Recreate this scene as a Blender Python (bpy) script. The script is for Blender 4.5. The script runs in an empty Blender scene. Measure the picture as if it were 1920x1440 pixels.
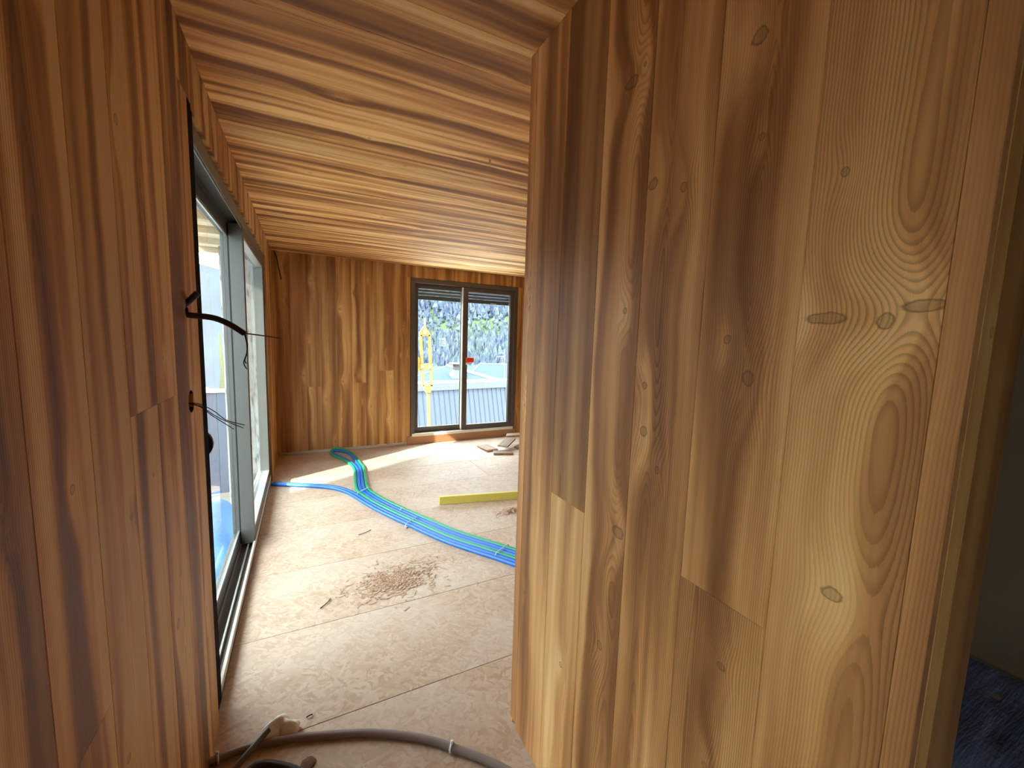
import bpy, bmesh, math, random
from mathutils import Vector, Matrix
random.seed(7)
SC = bpy.context.scene
COL = SC.collection
# ------------------------------------------------------------------ camera (fitted: metres, X along the back wall, Y into the room)
F_PX, PITCH, ROLL, YAW, CAM_H = 767.1, 0.1092, 0.0305, 0.4697, 1.5394
FW = Vector((math.sin(YAW)*math.cos(PITCH), math.cos(YAW)*math.cos(PITCH), -math.sin(PITCH)))
_r = Vector((math.cos(YAW), -math.sin(YAW), 0)); _u = _r.cross(FW)
RT = _r*math.cos(ROLL) + _u*math.sin(ROLL)
UP = -_r*math.sin(ROLL) + _u*math.cos(ROLL)
EYE = Vector((0, 0, CAM_H))
cam_d = bpy.data.cameras.new('camera'); cam = bpy.data.objects.new('camera', cam_d); COL.objects.link(cam)
cam_d.sensor_width = 36; cam_d.lens = F_PX/1920*36; cam_d.clip_start = .02; cam_d.clip_end = 2000
m = Matrix((RT, UP, -FW)).transposed().to_4x4(); m.translation = EYE; cam.matrix_world = m
SC.camera = cam
# ------------------------------------------------------------------ world, sun, exposure
SC.view_settings.view_transform = 'Standard'; SC.view_settings.look = 'None'
SC.view_settings.gamma = 1; SC.view_settings.use_curve_mapping = False
SC.view_settings.exposure = 1.62
w = bpy.data.worlds.new('sky'); SC.world = w; w.use_nodes = True
bg = w.node_tree.nodes['Background']; bg.inputs[0].default_value = (.86, .93, 1, 1); bg.inputs[1].default_value = 5.0
sun_d = bpy.data.lights.new('sun', 'SUN'); sun = bpy.data.objects.new('sun', sun_d); COL.objects.link(sun)
sun_d.energy = 6.0; sun_d.angle = math.radians(.5); sun_d.color = (1, .93, .82)
EL = math.radians(36)
sun.rotation_euler = Vector((.885*math.cos(EL), .465*math.cos(EL), -math.sin(EL))).to_track_quat('-Z', 'Y').to_euler()
sun.location = (-20, -12, 18)
SC.cycles.use_denoising = True; SC.cycles.use_adaptive_sampling = True; SC.cycles.adaptive_threshold = .07
SC.cycles.max_bounces = 10; SC.cycles.diffuse_bounces = 6; SC.cycles.glossy_bounces = 3; SC.cycles.transparent_max_bounces = 16
SC.cycles.sample_clamp_indirect = 6
def portal(loc, rot, sx, sy):          # helps the sky find the window, gives no light of its own
    d = bpy.data.lights.new('window_daylight', 'AREA'); d.shape = 'RECTANGLE'; d.size = sx; d.size_y = sy; d.cycles.is_portal = True
    o = bpy.data.objects.new('window_daylight', d); COL.objects.link(o); o.location = loc; o.rotation_euler = rot
portal((-.52, 3.3, 1.15), (0, -math.pi/2, 0), 2.3, 2.9)
portal((-.52, -.55, .98), (0, -math.pi/2, 0), 1.8, .95)
portal((2.14, 5.93, 1.2), (-math.pi/2, 0, 0), 1.7, 2.3)

# ------------------------------------------------------------------ helpers
XL, XP, YB, HC = -.333, .714, 5.742, 2.5       # left wall, partition face, back wall, ceiling
YP, YE, XE = 1.335, .191, .885                 # partition: far corner, near end, thickness
XR, YR = 5.2, -2.3                             # right and rear ends of the shell
def at(x, y, ax, v):                           # where a sight line meets a real plane of the place
    d = FW + RT*((x-960)/F_PX) - UP*((y-720)/F_PX)
    return EYE + d*((v-EYE[ax])/d[ax])
def prj(P):
    d = Vector(P)-EYE; z = d.dot(FW); return 960+F_PX*d.dot(RT)/z, 720-F_PX*d.dot(UP)/z
def lk(name, me, mat=None, parent=None, loc=None):
    o = bpy.data.objects.new(name, me); COL.objects.link(o)
    if mat is not None and me is not None and not me.materials: me.materials.append(mat)
    if loc is not None: o.location = loc
    if parent is not None: o.parent = parent
    return o
def tag(o, label=None, cat=None, group=None, kind=None):
    if label: o['label'] = label
    if cat: o['category'] = cat
    if group: o['group'] = group
    if kind: o['kind'] = kind
    return o
def empty(name, loc=(0, 0, 0)):
    o = bpy.data.objects.new(name, None); COL.objects.link(o); o.location = loc; o.empty_display_size = .1; return o
class MB:
    def __init__(s): s.v = []; s.f = []; s.sm = []
    def add(s, v, f, smooth=False):
        n = len(s.v); s.v += [tuple(p) for p in v]; s.f += [tuple(i+n for i in q) for q in f]; s.sm += [smooth]*len(f); return s
    def box(s, x0, x1, y0, y1, z0, z1):
        return s.add([(x, y, z) for z in (z0, z1) for y in (y0, y1) for x in (x0, x1)],
                     [(0, 2, 3, 1), (4, 5, 7, 6), (0, 1, 5, 4), (2, 6, 7, 3), (0, 4, 6, 2), (1, 3, 7, 5)])
    def bbox(s, x0, x1, y0, y1, z0, z1, b=.002):      # box with chamfered edges
        bm = bmesh.new(); bmesh.ops.create_cube(bm, size=1)
        for v in bm.verts: v.co = Vector((x0+(x1-x0)*(v.co.x+.5), y0+(y1-y0)*(v.co.y+.5), z0+(z1-z0)*(v.co.z+.5)))
        bmesh.ops.bevel(bm, geom=bm.edges[:], offset=b, segments=1, affect='EDGES')
        bm.verts.index_update(); s.add([v.co for v in bm.verts], [[v.index for v in f.verts] for f in bm.faces]); bm.free(); return s
    def tube(s, pts, r, n=10, caps=True, rad=None):
        pts = [Vector(p) for p in pts]; vs = []; fs = []; N = len(pts)
        t0 = (pts[1]-pts[0]).normalized(); up = Vector((0, 0, 1)) if abs(t0.z) < .95 else Vector((1, 0, 0))
        for i, p in enumerate(pts):
            t = (pts[min(i+1, N-1)]-pts[max(i-1, 0)]).normalized()
            a = up-t*up.dot(t); a = a.normalized() if a.length > 1e-6 else t.orthogonal().normalized(); up = a
            b = t.cross(a); rr = rad[i] if rad else r
            vs += [p+(a*math.cos(2*math.pi*k/n)+b*math.sin(2*math.pi*k/n))*rr for k in range(n)]
        for i in range(N-1):
            for k in range(n):
                k2 = (k+1) % n; fs.append((i*n+k, i*n+k2, (i+1)*n+k2, (i+1)*n+k))
        s.add(vs, fs, True)
        if caps: s.add(vs[:n], [tuple(range(n))[::-1]]); s.add(vs[-n:], [tuple(range(n))])
        return s
    def prism(s, poly, d):                            # polygon (3d points) swept along d
        n = len(poly); d = Vector(d); P = [Vector(p) for p in poly]
        return s.add(P+[p+d for p in P], [tuple(range(n))[::-1], tuple(range(n, 2*n))]+[(i, (i+1) % n, (i+1) % n+n, i+n) for i in range(n)])
    def mesh(s, name='mesh'):
        me = bpy.data.meshes.new(name); me.from_pydata(s.v, [], s.f); me.validate()
        if len(me.polygons) == len(s.sm): me.polygons.foreach_set('use_smooth', s.sm)
        bm = bmesh.new(); bm.from_mesh(me); bmesh.ops.recalc_face_normals(bm, faces=bm.faces[:]); bm.to_mesh(me); bm.free()
        return me
    def build(s, name, mat, parent=None, loc=None): return lk(name, s.mesh(name), mat, parent, loc)
def smooth_path(P, sub=8):
    P = [Vector(p) for p in P]; out = []
    for i in range(len(P)-1):
        a, b, c, d = P[max(i-1, 0)], P[i], P[i+1], P[min(i+2, len(P)-1)]
        for k in range(sub):
            t = k/sub
            out.append(.5*((2*b)+(c-a)*t+(2*a-5*b+4*c-d)*t*t+(-a+3*b-3*c+d)*t**3))
    return out+[P[-1]]
def offset_path(P, o):
    out = []
    for i, p in enumerate(P):
        t = (P[min(i+1, len(P)-1)]-P[max(i-1, 0)]); t.z = 0; t.normalize()
        out.append(p+Vector((t.y, -t.x, 0))*o)
    return out

# ------------------------------------------------------------------ node helper
class NT:
    def __init__(s, name):
        s.m = bpy.data.materials.new(name); s.m.use_nodes = True; s.t = s.m.node_tree; s.n = s.t.nodes
        s.b = s.n['Principled BSDF']; s.out = s.n['Material Output']
    def put(s, sock, v):
        if isinstance(v, bpy.types.NodeSocket): s.t.links.new(v, sock)
        else: sock.default_value = v
    def math(s, op, a, b=None, c=None):
        n = s.n.new('ShaderNodeMath'); n.operation = op
        for i, v in enumerate((a, b, c)):
            if v is not None: s.put(n.inputs[i], v)
        return n.outputs[0]
    def add(s, a, b): return s.math('ADD', a, b)
    def mul(s, a, b): return s.math('MULTIPLY', a, b)
    def sub(s, a, b): return s.math('SUBTRACT', a, b)
    def comb(s, x, y, z):
        n = s.n.new('ShaderNodeCombineXYZ')
        for i, v in enumerate((x, y, z)): s.put(n.inputs[i], v)
        return n.outputs[0]
    def sep(s, v):
        n = s.n.new('ShaderNodeSeparateXYZ'); s.put(n.inputs[0], v); return n.outputs
    def coord(s, k='Object'):
        return s.n.new('ShaderNodeTexCoord').outputs[k]
    def noise(s, v, scale=1., detail=2., rough=.5, col=False):
        n = s.n.new('ShaderNodeTexNoise'); s.put(n.inputs['Vector'], v); n.inputs['Scale'].default_value = scale
        n.inputs['Detail'].default_value = detail; n.inputs['Roughness'].default_value = rough
        return n.outputs[1 if col else 0]
    def voro(s, v, scale=1., feat='F1', rnd=1.):
        n = s.n.new('ShaderNodeTexVoronoi'); n.feature = feat; s.put(n.inputs['Vector'], v); n.inputs['Scale'].default_value = scale
        n.inputs['Randomness'].default_value = rnd
        return n.outputs
    def ramp(s, f, stops):
        n = s.n.new('ShaderNodeValToRGB'); e = n.color_ramp.elements
        while len(e) < len(stops): e.new(.5)
        for el, (p, c) in zip(e, stops): el.position = p; el.color = (*c, 1) if len(c) == 3 else c
        s.put(n.inputs[0], f); return n.outputs[0]
    def sstep(s, v, a, b):
        n = s.n.new('ShaderNodeMapRange'); n.interpolation_type = 'SMOOTHSTEP'; s.put(n.inputs[0], v)
        s.put(n.inputs[1], a); s.put(n.inputs[2], b); return n.outputs[0]
    def mix(s, f, a, b, mode='MIX'):
        n = s.n.new('ShaderNodeMix'); n.data_type = 'RGBA'; n.blend_type = mode; s.put(n.inputs[0], f)
        for i, v in ((6, a), (7, b)):
            s.put(n.inputs[i], (*v, 1) if isinstance(v, tuple) and len(v) == 3 else v)
        return n.outputs[2]
    def grey(s, v): return s.comb(v, v, v)
    def attr(s, name):
        n = s.n.new('ShaderNodeAttribute'); n.attribute_type = 'OBJECT'; n.attribute_name = name; return n
    def bump(s, h, st=.3, dist=.002):
        n = s.n.new('ShaderNodeBump'); n.inputs['Strength'].default_value = st; n.inputs['Distance'].default_value = dist
        s.put(n.inputs['Height'], h); s.put(s.b.inputs['Normal'], n.outputs[0])
    def fin(s, col, rough=.5, spec=.4, metal=0.):
        s.put(s.b.inputs['Base Color'], (*col, 1) if isinstance(col, tuple) else col)
        s.put(s.b.inputs['Roughness'], rough); s.b.inputs['Specular IOR Level'].default_value = spec; s.b.inputs['Metallic'].default_value = metal
        return s.m
def simple(name, col, rough=.5, spec=.4, metal=0., var=.12, scale=30.):
    t = NT(name); n = t.noise(t.coord(), scale, 3, .6)
    c = t.mix(1., col, t.grey(t.add(1-var, t.mul(n, 2*var))), 'MULTIPLY')
    return t.fin(c, rough, spec, metal)

# ------------------------------------------------------------------ wood: one board shader, every board its own rings, knots and streaks
NK = 5
def wood_material(nk, name):
    t = NT(name); x, y, z = t.sep(t.coord())
    rnd = t.n.new('ShaderNodeObjectInfo').outputs['Random']
    r1 = t.math('FRACT', t.mul(rnd, 17.13)); r2 = t.math('FRACT', t.mul(rnd, 91.7)); r3 = t.math('FRACT', t.mul(rnd, 313.3))
    wz = t.add(z, t.mul(rnd, 60)); off = t.mul(rnd, 40)
    ta = t.attr('tone'); tone = t.sep(ta.outputs['Vector'])      # brightness, contrast of the streaks, light edge
    wob = t.sub(t.noise(t.comb(t.mul(x, 4), off, t.mul(wz, 2.0)), 1, 3), .5)
    fine = t.noise(t.comb(t.mul(x, 700), t.mul(y, 700), t.mul(wz, 9)), 1, 2)
    knot = None; bumps = None; halo = None
    kn = t.sub(t.noise(t.comb(t.mul(x, 60), off, t.mul(z, 60)), 1, 2), .5)
    for i in range(nk):
        a = t.attr('knot%d' % i); kx, kz, kr = t.sep(a.outputs['Vector'])
        dx = t.math('DIVIDE', t.sub(x, kx), a.outputs['Alpha']); dz = t.mul(t.sub(z, kz), .8)
        d = t.math('DIVIDE', t.math('SQRT', t.add(t.mul(dx, dx), t.mul(dz, dz))), t.math('MAXIMUM', kr, .0001))
        dzs = t.mul(dz, .45)
        d2 = t.math('DIVIDE', t.math('SQRT', t.add(t.mul(dx, dx), t.mul(dzs, dzs))), t.math('MAXIMUM', kr, .0001))
        g = t.mul(t.math('EXPONENT', t.mul(t.mul(d2, d2), -.09)), t.mul(kr, 2.0))
        c = t.sstep(t.add(d, t.mul(kn, .8)), 1.05, .75)
        cc = t.mul(c, t.add(.34, t.mul(t.sstep(t.add(d, t.mul(kn, .8)), .62, .86), .62)))
        h = t.math('EXPONENT', t.mul(t.mul(d2, d2), -.10)); h = t.mul(h, t.math('GREATER_THAN', kr, .001))
        bumps = g if bumps is None else t.add(bumps, g)
        knot = cc if knot is None else t.math('MAXIMUM', knot, cc)
        halo = h if halo is None else t.math('MAXIMUM', halo, h)
    cx = t.mul(t.sub(r1, .5), .10)
    dep = t.add(t.add(.008, t.mul(r2, .03)), t.mul(t.sub(t.noise(t.comb(off, 3.3, t.mul(wz, .75)), 1, 1), .5), .085))
    xx = t.sub(t.add(x, t.mul(wob, .022)), cx)
    dist = t.add(t.math('SQRT', t.add(t.mul(xx, xx), t.mul(dep, dep))), bumps)
    rings = t.add(t.mul(dist, 235), t.mul(fine, .25))
    fr = t.math('FRACT', rings)
    late = t.mul(t.sstep(fr, .35, .9), t.sstep(fr, 1., .93))
    cmod = t.add(.3, t.mul(t.sstep(t.noise(t.comb(t.mul(x, 9), off, t.mul(wz, .9)), 1, 1), .35, .65), .7))
    band = t.noise(t.comb(t.add(t.mul(t.add(x, t.mul(wob, .05)), 13), t.mul(bumps, 26)), off, t.mul(wz, .55)), 1, 2.5, .5)
    band2 = t.noise(t.comb(t.mul(x, 46), t.add(off, 9), t.mul(wz, .5)), 1, 2, .5)
    b = t.add(t.mul(t.sub(t.add(t.mul(band, .90), t.mul(band2, .10)), .5), tone[1]), .5)
    edge = t.mul(t.sstep(t.add(x, t.mul(wob, .05)), t.sub(.085, .035), .072), tone[2])
    b = t.add(b, t.add(t.mul(edge, .30), t.mul(halo, .095)))
    col = t.ramp(b, [(.27, (.24, .090, .022)), (.42, (.41, .172, .044)), (.53, (.60, .282, .080)), (.65, (.76, .41, .130)), (.78, (.88, .56, .225))])
    pur = t.mul(t.sstep(t.noise(t.comb(t.mul(x, 11), t.add(off, 21), t.mul(wz, .2)), 1, 1), .52, .72), .55)
    col = t.mix(pur, col, t.mix(1., col, (.86, .82, .88), 'MULTIPLY'))
    col = t.mix(t.mul(t.mul(late, cmod), .72), col, t.mix(1., col, (.50, .43, .36), 'MULTIPLY'))
    col = t.mix(t.mul(knot, .80), col, (.105, .040, .014))
    col = t.mix(1., col, t.grey(t.add(.88, t.mul(fine, .24))), 'MULTIPLY')
    bw = t.n.new('ShaderNodeRGBToBW'); t.put(bw.inputs[0], col); bwv = bw.outputs[0]
    col = t.mix(ta.outputs['Alpha'], col, t.comb(t.mul(bwv, 1.17), t.mul(bwv, .95), t.mul(bwv, .74)))
    col = t.mix(1., col, t.grey(tone[0]), 'MULTIPLY')
    t.bump(fine, .30, .0010)
    return t.fin(col, t.add(.50, t.mul(fine, .15)), .35)
WOOD = wood_material(5, 'brushed_larch_board'); WOOD2 = wood_material(2, 'brushed_larch_lining')
_mesh_cache = {}
def plank_mesh(wd, ln, th=.019, b=.0011):
    key = (round(wd, 3), round(ln, 3), th, b)
    if key not in _mesh_cache:
        h, l = wd/2, ln/2                    # local x across, y = face at 0 going back to +th, z along the grain
        prof = [(-h, th), (-h, b), (-h+b, 0), (h-b, 0), (h, b), (h, th)]
        mb = MB(); v = [(x, y, -l) for x, y in prof]+[(x, y, l) for x, y in prof]; n = 6
        mb.add(v, [(i, (i+1) % n, (i+1) % n+n, i+n) for i in range(n)]+[tuple(range(n))[::-1], tuple(range(n, 2*n))])
        _mesh_cache[key] = mb.mesh('plank')
    return _mesh_cache[key]
def plank(parent, center, across, normal, along, wd, ln, tone=None, knots=None, nk=None, name='plank', rng=random):
    """board whose visible face is at center; normal points into the room"""
    hero = parent.name == 'wall_partition'
    me = plank_mesh(wd-.0007, ln-.0007, b=.0011 if hero else .00109); o = lk(name, me, WOOD if hero else WOOD2, parent)
    A, N, L = Vector(across), Vector(normal), Vector(along)
    M = Matrix((A, -N, L)).transposed().to_4x4(); M.translation = Vector(center); o.matrix_world = M
    if knots is None:
        knots = []; nk = rng.choice((1, 2, 3, 4)) if nk is None else nk
        for _ in range(nk):
            knots.append((rng.uniform(-.4, .4)*wd, rng.uniform(-.48, .48)*ln, rng.uniform(.004, .013), rng.choice((1, 1, 1.2, 1.6))))
    for i in range(NK):
        k = knots[i] if i < len(knots) else (0., 0., 0., 1.)
        o['knot%d' % i] = [float(q) for q in k]
    t = tone or (rng.uniform(.86, 1.08), rng.uniform(.9, 1.5), 0.)
    o['tone'] = [float(q) for q in (tuple(t)+(.0,))[:4]]
    return o
BACK = simple('raw_backing_timber', (.10, .06, .035), .9)
DARK = simple('painted_shade_black', (.012, .009, .010), .9, .03)  # black that stands in for shade in the board gap and wall holes

# ------------------------------------------------------------------ osb floor
def osb_material():
    t = NT('osb_strands'); c = t.coord(); x, y, z = t.sep(c); rnd = t.n.new('ShaderNodeObjectInfo').outputs['Random']
    wv = t.noise(c, 9, 2, .5, True); wx, wy, _ = t.sep(wv); ux, uy, _ = t.sep(t.noise(c, 70, 2, .6, True)); px = t.add(t.add(x, t.mul(wx, .05)), t.mul(ux, .016)); py = t.add(t.add(y, t.mul(wy, .05)), t.mul(uy, .016))
    val = None; hgt = None
    for k, (ang, st, sc) in enumerate(((.25, 4.5, 74.), (-.55, 4., 64.), (1.1, 3.6, 60.), (2.2, 3.8, 84.))):
        ca, sa = math.cos(ang), math.sin(ang)
        u = t.mul(t.add(t.mul(px, ca), t.mul(py, sa)), 1/st); v = t.sub(t.mul(py, ca), t.mul(px, sa))
        vo = t.voro(t.comb(u, v, t.add(t.mul(rnd, 9), k*3.7)), sc); cc = t.sep(vo['Color'])
        if val is None: val, pr = cc[0], cc[1]
        else:
            sel = t.math('GREATER_THAN', cc[1], pr); val = t.add(t.mul(sel, cc[0]), t.mul(t.sub(1, sel), val)); pr = t.math('MAXIMUM', pr, cc[1])
    big = t.noise(c, 2.2, 3, .6)
    f = t.add(t.add(t.mul(val, .40), t.mul(big, .46)), t.mul(t.noise(t.comb(t.mul(x, 60), t.mul(y, 220), 0), 1, 2), .18))
    col = t.ramp(f, [(.15, (.36, .225, .14)), (.38, (.445, .31, .21)), (.56, (.50, .365, .265)), (.74, (.55, .42, .32)), (.92, (.62, .50, .39))])
    dust = t.mul(t.sstep(t.noise(c, 1.4, 4, .65), .42, .68), .35)
    col = t.mix(dust, col, (.56, .48, .41))
    t.bump(t.add(val, t.mul(pr, .6)), .35, .0015)
    return t.fin(col, .58, .4)
OSB = osb_material()
floor = tag(MB().box(XL-.17, XR+.2, YR-.2, YB+.2, -.26, -.022).build('floor', simple('screed', (.25, .22, .19), .9)), kind='structure')
SEAM = [1.635+.615*k for k in range(-7, 8)]
Ys = [YR]+[s for s in SEAM if YR+.05 < s < YB-.05]+[YB]
for i in range(len(Ys)-1):
    x = XL-.02-[.12, .0, .32][i % 3]
    while x < XR:
        x0, x1 = max(x, XL-.018), min(x+2.5, XR); x += 2.5
        if x1-x0 < .05: continue
        w_, l_ = x1-x0-.0025, Ys[i+1]-Ys[i]-.0025
        p = MB().bbox(-w_/2, w_/2, -l_/2, l_/2, -.022, 0, .0012).build('osb_panel', OSB, floor, ((x0+x1)/2, (Ys[i]+Ys[i+1])/2, random.uniform(-.0004, 0)))

# ------------------------------------------------------------------ ceiling
P_C = .1815
ceil = tag(MB().box(XL-.17, XR+.2, YR-.2, YB+.2, HC+.02, HC+.3).build('ceiling', BACK), kind='structure')
y = 1.668-P_C*21
while y < YB:
    y0, y1 = max(y, YR), min(y+P_C, YB)
    if y1-y0 > .02:
        x1 = XR if y0 > YP-.06 else XP
        tn = (random.uniform(1.06, 1.26), random.uniform(1.6, 2.4), random.uniform(.6, 1.), .08)
        plank(ceil, ((XL+x1)/2, (y0+y1)/2, HC), (0, -1, 0), (0, 0, -1), (1, 0, 0), y1-y0, x1-XL, tn, nk=random.choice((3, 4, 5)))
    y += P_C
MB().box(XE, XR, YR, YP, HC, HC+.018).build('ceiling_sheet', BACK, ceil)
flk = MB()
for i in range(5): flk.tube(smooth_path([(0, 0, 0), (.002*i-.004, .003, -.008), (.003*i-.006, .001*i, -.02-.003*i)], 3), .0012, 5)
WHITE = simple('white_plastic', (.75, .75, .72), .5)
_p = at(919, 298, 2, HC)
tag(flk.build('loose_fibre', WHITE, None, (_p.x, _p.y, HC)), 'tiny white loose fibre hanging from a ceiling board', 'fibre')

# ------------------------------------------------------------------ left wall (boards .1815, lined up with the ceiling), door opening
WY0, WY1, WZ1 = 1.86, 4.78, 2.285
VY0, VY1, VZ0, VZ1 = -1.0, -.10, .10, 1.85        # added opening beside the camera, there to light the partition
wl = MB().box(XL-.17, XL-.02, YR-.2, VY0, -.02, HC+.02).box(XL-.17, XL-.02, VY1, WY0, -.02, HC+.02).box(XL-.17, XL-.02, VY0, VY1, -.02, VZ0).box(XL-.17, XL-.02, VY0, VY1, VZ1, HC+.02).box(-.430, XL-.02, WY1, YB+.2, -.02, HC+.02).box(XL-.17, XL-.02, WY0, WY1, WZ1, HC+.02)
wall_left = tag(wl.build('wall_left', BACK), kind='structure')
y = 1.668-P_C*21
HOLES = {1: (1.645, 1.597, .021), 2: (1.640, 1.307, .037)}
hole_plank = None
def wl_plank(y0, y1, z0, z1, nk=None, tone=None):
    return plank(wall_left, (XL, (y0+y1)/2, (z0+z1)/2), (0, 1, 0), (1, 0, 0), (0, 0, 1), y1-y0, z1-z0, tone, nk=nk)
rng2 = random.Random(11)
while y < YB:
    y0, y1 = max(y, YR), min(y+P_C, YB)
    near = y1 <= WY0; tone = (rng2.uniform(.78, .90), rng2.uniform(2.1, 2.8), rng2.uniform(.3, .9), .0)
    if y1-y0 < .02: pass
    elif y1 > VY0 and y0 < VY1:
        wl_plank(y0, y1, VZ1, HC, 0, tone); wl_plank(y0, y1, 0, VZ0, 0, tone)
        if y0 < VY0-.02: wl_plank(y0, VY0, VZ0, VZ1, 1, tone)
        if y1 > VY1+.02: wl_plank(VY1, y1, VZ0, VZ1, 1, tone)
    elif y0 < 1.82 < y1+.01:                                       # last board before the sliding door
        wl_plank(y0, 1.792, 0, 2.31, 2, tone); wl_plank(y0, y1, 2.31, HC, 0, tone)
    elif y1 <= 1.83 or y0 >= WY1-.005:
        sp = rng2.choice((None, .62, .85, 1.35)) if y1 < 1.7 else None
        if sp and y1 > .4 and 1.4 > y0: wl_plank(y0, y1, 0, sp, 1, tone); wl_plank(y0, y1, sp, HC, 2, (tone[0]*1.06, tone[1], tone[2]))
        else:
            pl = wl_plank(y0, y1, 0, HC, 3, tone)
            if y0 < 1.645 < y1: hole_plank = pl
    elif y1 > WY1+.01 and y0 < WY1: wl_plank(y0, y1, WZ1+.005, HC, 0, tone); wl_plank(WY1+.004, y1, 0, WZ1+.004, 1, tone)
    else: wl_plank(y0, y1, WZ1+.005, HC, 1, tone)
    y += P_C
if hole_plank:                                                     # the two drilled holes for the cables
    me = hole_plank.data.copy(); hole_plank.data = me
    for (hy, hz, hr) in HOLES.values():
        bm = bmesh.new(); bmesh.ops.create_cone(bm, cap_ends=True, segments=20, radius1=hr, radius2=hr, depth=.08,
            matrix=hole_plank.matrix_world.inverted() @ Matrix.Translation((XL, hy, hz)) @ Matrix.Rotation(math.pi/2, 4, 'Y'))
        cm = bpy.data.meshes.new('cut'); bm.to_mesh(cm); bm.free(); co = bpy.data.objects.new('cut', cm); COL.objects.link(co)
        md = hole_plank.modifiers.new('hole', 'BOOLEAN'); md.object = co; md.operation = 'DIFFERENCE'; md.solver = 'EXACT'
        co.parent = hole_plank
        bpy.context.view_layer.update()
        ev = hole_plank.evaluated_get(bpy.context.evaluated_depsgraph_get()); nm = bpy.data.meshes.new_from_object(ev)
        hole_plank.modifiers.clear(); hole_plank.data = nm; bpy.data.objects.remove(co)

for (hy, hz, hr) in HOLES.values():  # black disc and tube paint the shade inside each hole
    o = MB().tube([(XL-.0198, hy, hz), (XL-.0188, hy, hz)], hr+.004, 20).build('hole_shade_disc', DARK); o.parent = wall_left
    o = MB().tube([(XL-.0186, hy, hz), (XL-.0008, hy, hz)], hr-.0006, 20, caps=False).build('hole_shade_tube', DARK); o.parent = wall_left

# ------------------------------------------------------------------ back wall with window opening
BX0, BX1, BZ0, BZ1 = 1.315, 2.972, .125, 2.335
wb = MB().box(XL-.17, BX0, YB+.02, YB+.2, -.02, HC+.02).box(BX1, XR+.2, YB+.02, YB+.2, -.02, HC+.02)
wb.box(BX0, BX1, YB+.02, YB+.2, -.02, BZ0-.03).box(BX0, BX1, YB+.02, YB+.2, BZ1, HC+.02)
wall_back = tag(wb.build('wall_back', BACK), kind='structure')
rng3 = random.Random(5)
edges = [XL, -.153, .012, .188, .369, .549, .722, .893, 1.085, 1.262]
while edges[-1] < XR-.01: edges.append(min(edges[-1]+.1795, XR))
def wb_plank(x0, x1, z0, z1, nk, tone):
    plank(wall_back, ((x0+x1)/2, YB, (z0+z1)/2), (1, 0, 0), (0, -1, 0), (0, 0, 1), x1-x0, z1-z0, tone, nk=nk, rng=rng3)
splits = {2: .86, 5: .90, 7: 1.06, 12: 1.1, 20: .9, 25: 1.4}
for i in range(len(edges)-1):
    x0, x1 = edges[i], edges[i+1]; tone = (rng3.uniform(.66, .84), rng3.uniform(.8, 1.25), 0.)
    if x1 <= BX0-.001 or x0 >= BX1:
        if i in splits:
            wb_plank(x0, x1, .035, splits[i], 2, (tone[0]*1.12, tone[1], 0)); wb_plank(x0, x1, splits[i], HC, 2, tone)
        else: wb_plank(x0, x1, .035, HC, 4, tone)
    else:
        wb_plank(x0, x1, BZ1+.004, HC, 0, tone)
        if x0 < BX0-.03: wb_plank(x0, BX0-.004, .035, BZ1+.004, 2, tone)
        if x1 > BX1+.03: wb_plank(BX1+.004, x1, .035, BZ1+.004, 2, tone)
# the strip of raw wall that shows under the boards, with slivers of packing
MB().box(XL, BX0-.03, YB+.004, YB+.019, 0, .036).build('base_batten', simple('dusty_batten', (.42, .34, .27), .9), wall_back)
for a, b in ((.86, .98), (1.06, 1.22)):
    MB().box(a, b, YB-.012, YB+.003, .028, .040).build('packing_sliver', simple('pale_offcut', (.62, .45, .28), .8), wall_back)
tr = MB().bbox(BX0-.05, BX1+.02, YB-.016, YB+.02, .002, BZ0-.012, .002)
trim = tag(tr.build('trim_1', simple('orange_brown_batten', (.36, .17, .08), .6, scale=8.)), kind='structure')

# ------------------------------------------------------------------ partition (face at XP, near end face, and the wall behind it that faces the big room)
wall_p = tag(MB().box(XP+.02, XE-.02, YE+.02, YP-.02, -.02, HC+.02).box(XE-.02, XR+.2, YP-.16, YP-.02, -.02, HC+.02).build('wall_partition', BACK), kind='structure')
def pk(cy, cz, L):                                   # knots from (y, z, r, aspect) to board coordinates
    return [(k[0]-cy, k[1]-cz, k[2], k[3] if len(k) > 3 else 1.) for k in L]
def part_plank(y0, y1, z0, z1, tone, knots=()):
    cy, cz = (y0+y1)/2, (z0+z1)/2; tone = (tone[0]*1.28, tone[1]*1.15, tone[2], .15)
    return plank(wall_p, (XP, cy, cz), (0, 1, 0), (1, 0, 0) if False else (-1, 0, 0), (0, 0, 1), y1-y0, z1-z0, tone, pk(cy, cz, knots))
JZ = 1.043
part_plank(1.287, YP-.003, .018, HC, (1.16, .9, 0), [(1.30, 1.72, .006), (1.30, 1.30, .006)])
part_plank(1.098, 1.287, .0, HC, (.96, 1.3, .3), [(1.25, .6, .007)])
part_plank(.918, 1.098, 0, JZ, (1.0, 1.3, 0), [(1.0, .5, .008)])
part_plank(.918, 1.098, JZ, HC, (.74, 1.2, 0), [])
part_plank(.748, .918, 0, HC, (1.02, 1.2, .5), [(.82, 2.159, .012, 1.9), (.797, 1.618, .008), (.775, 1.05, .014, 1.8), (.779, 2.178, .006), (.82, .7, .011)])
part_plank(.574, .748, 0, HC, (1.06, 1.3, 0), [(.729, 1.899, .011, 1.4), (.642, 1.865, .009), (.715, 1.44, .008), (.708, 1.332, .012), (.659, 1.251, .008)])
part_plank(.391, .574, 0, JZ, (1.0, .9, 0), [(.465, .914, .007, 1.5), (.48, .68, .008)])
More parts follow.
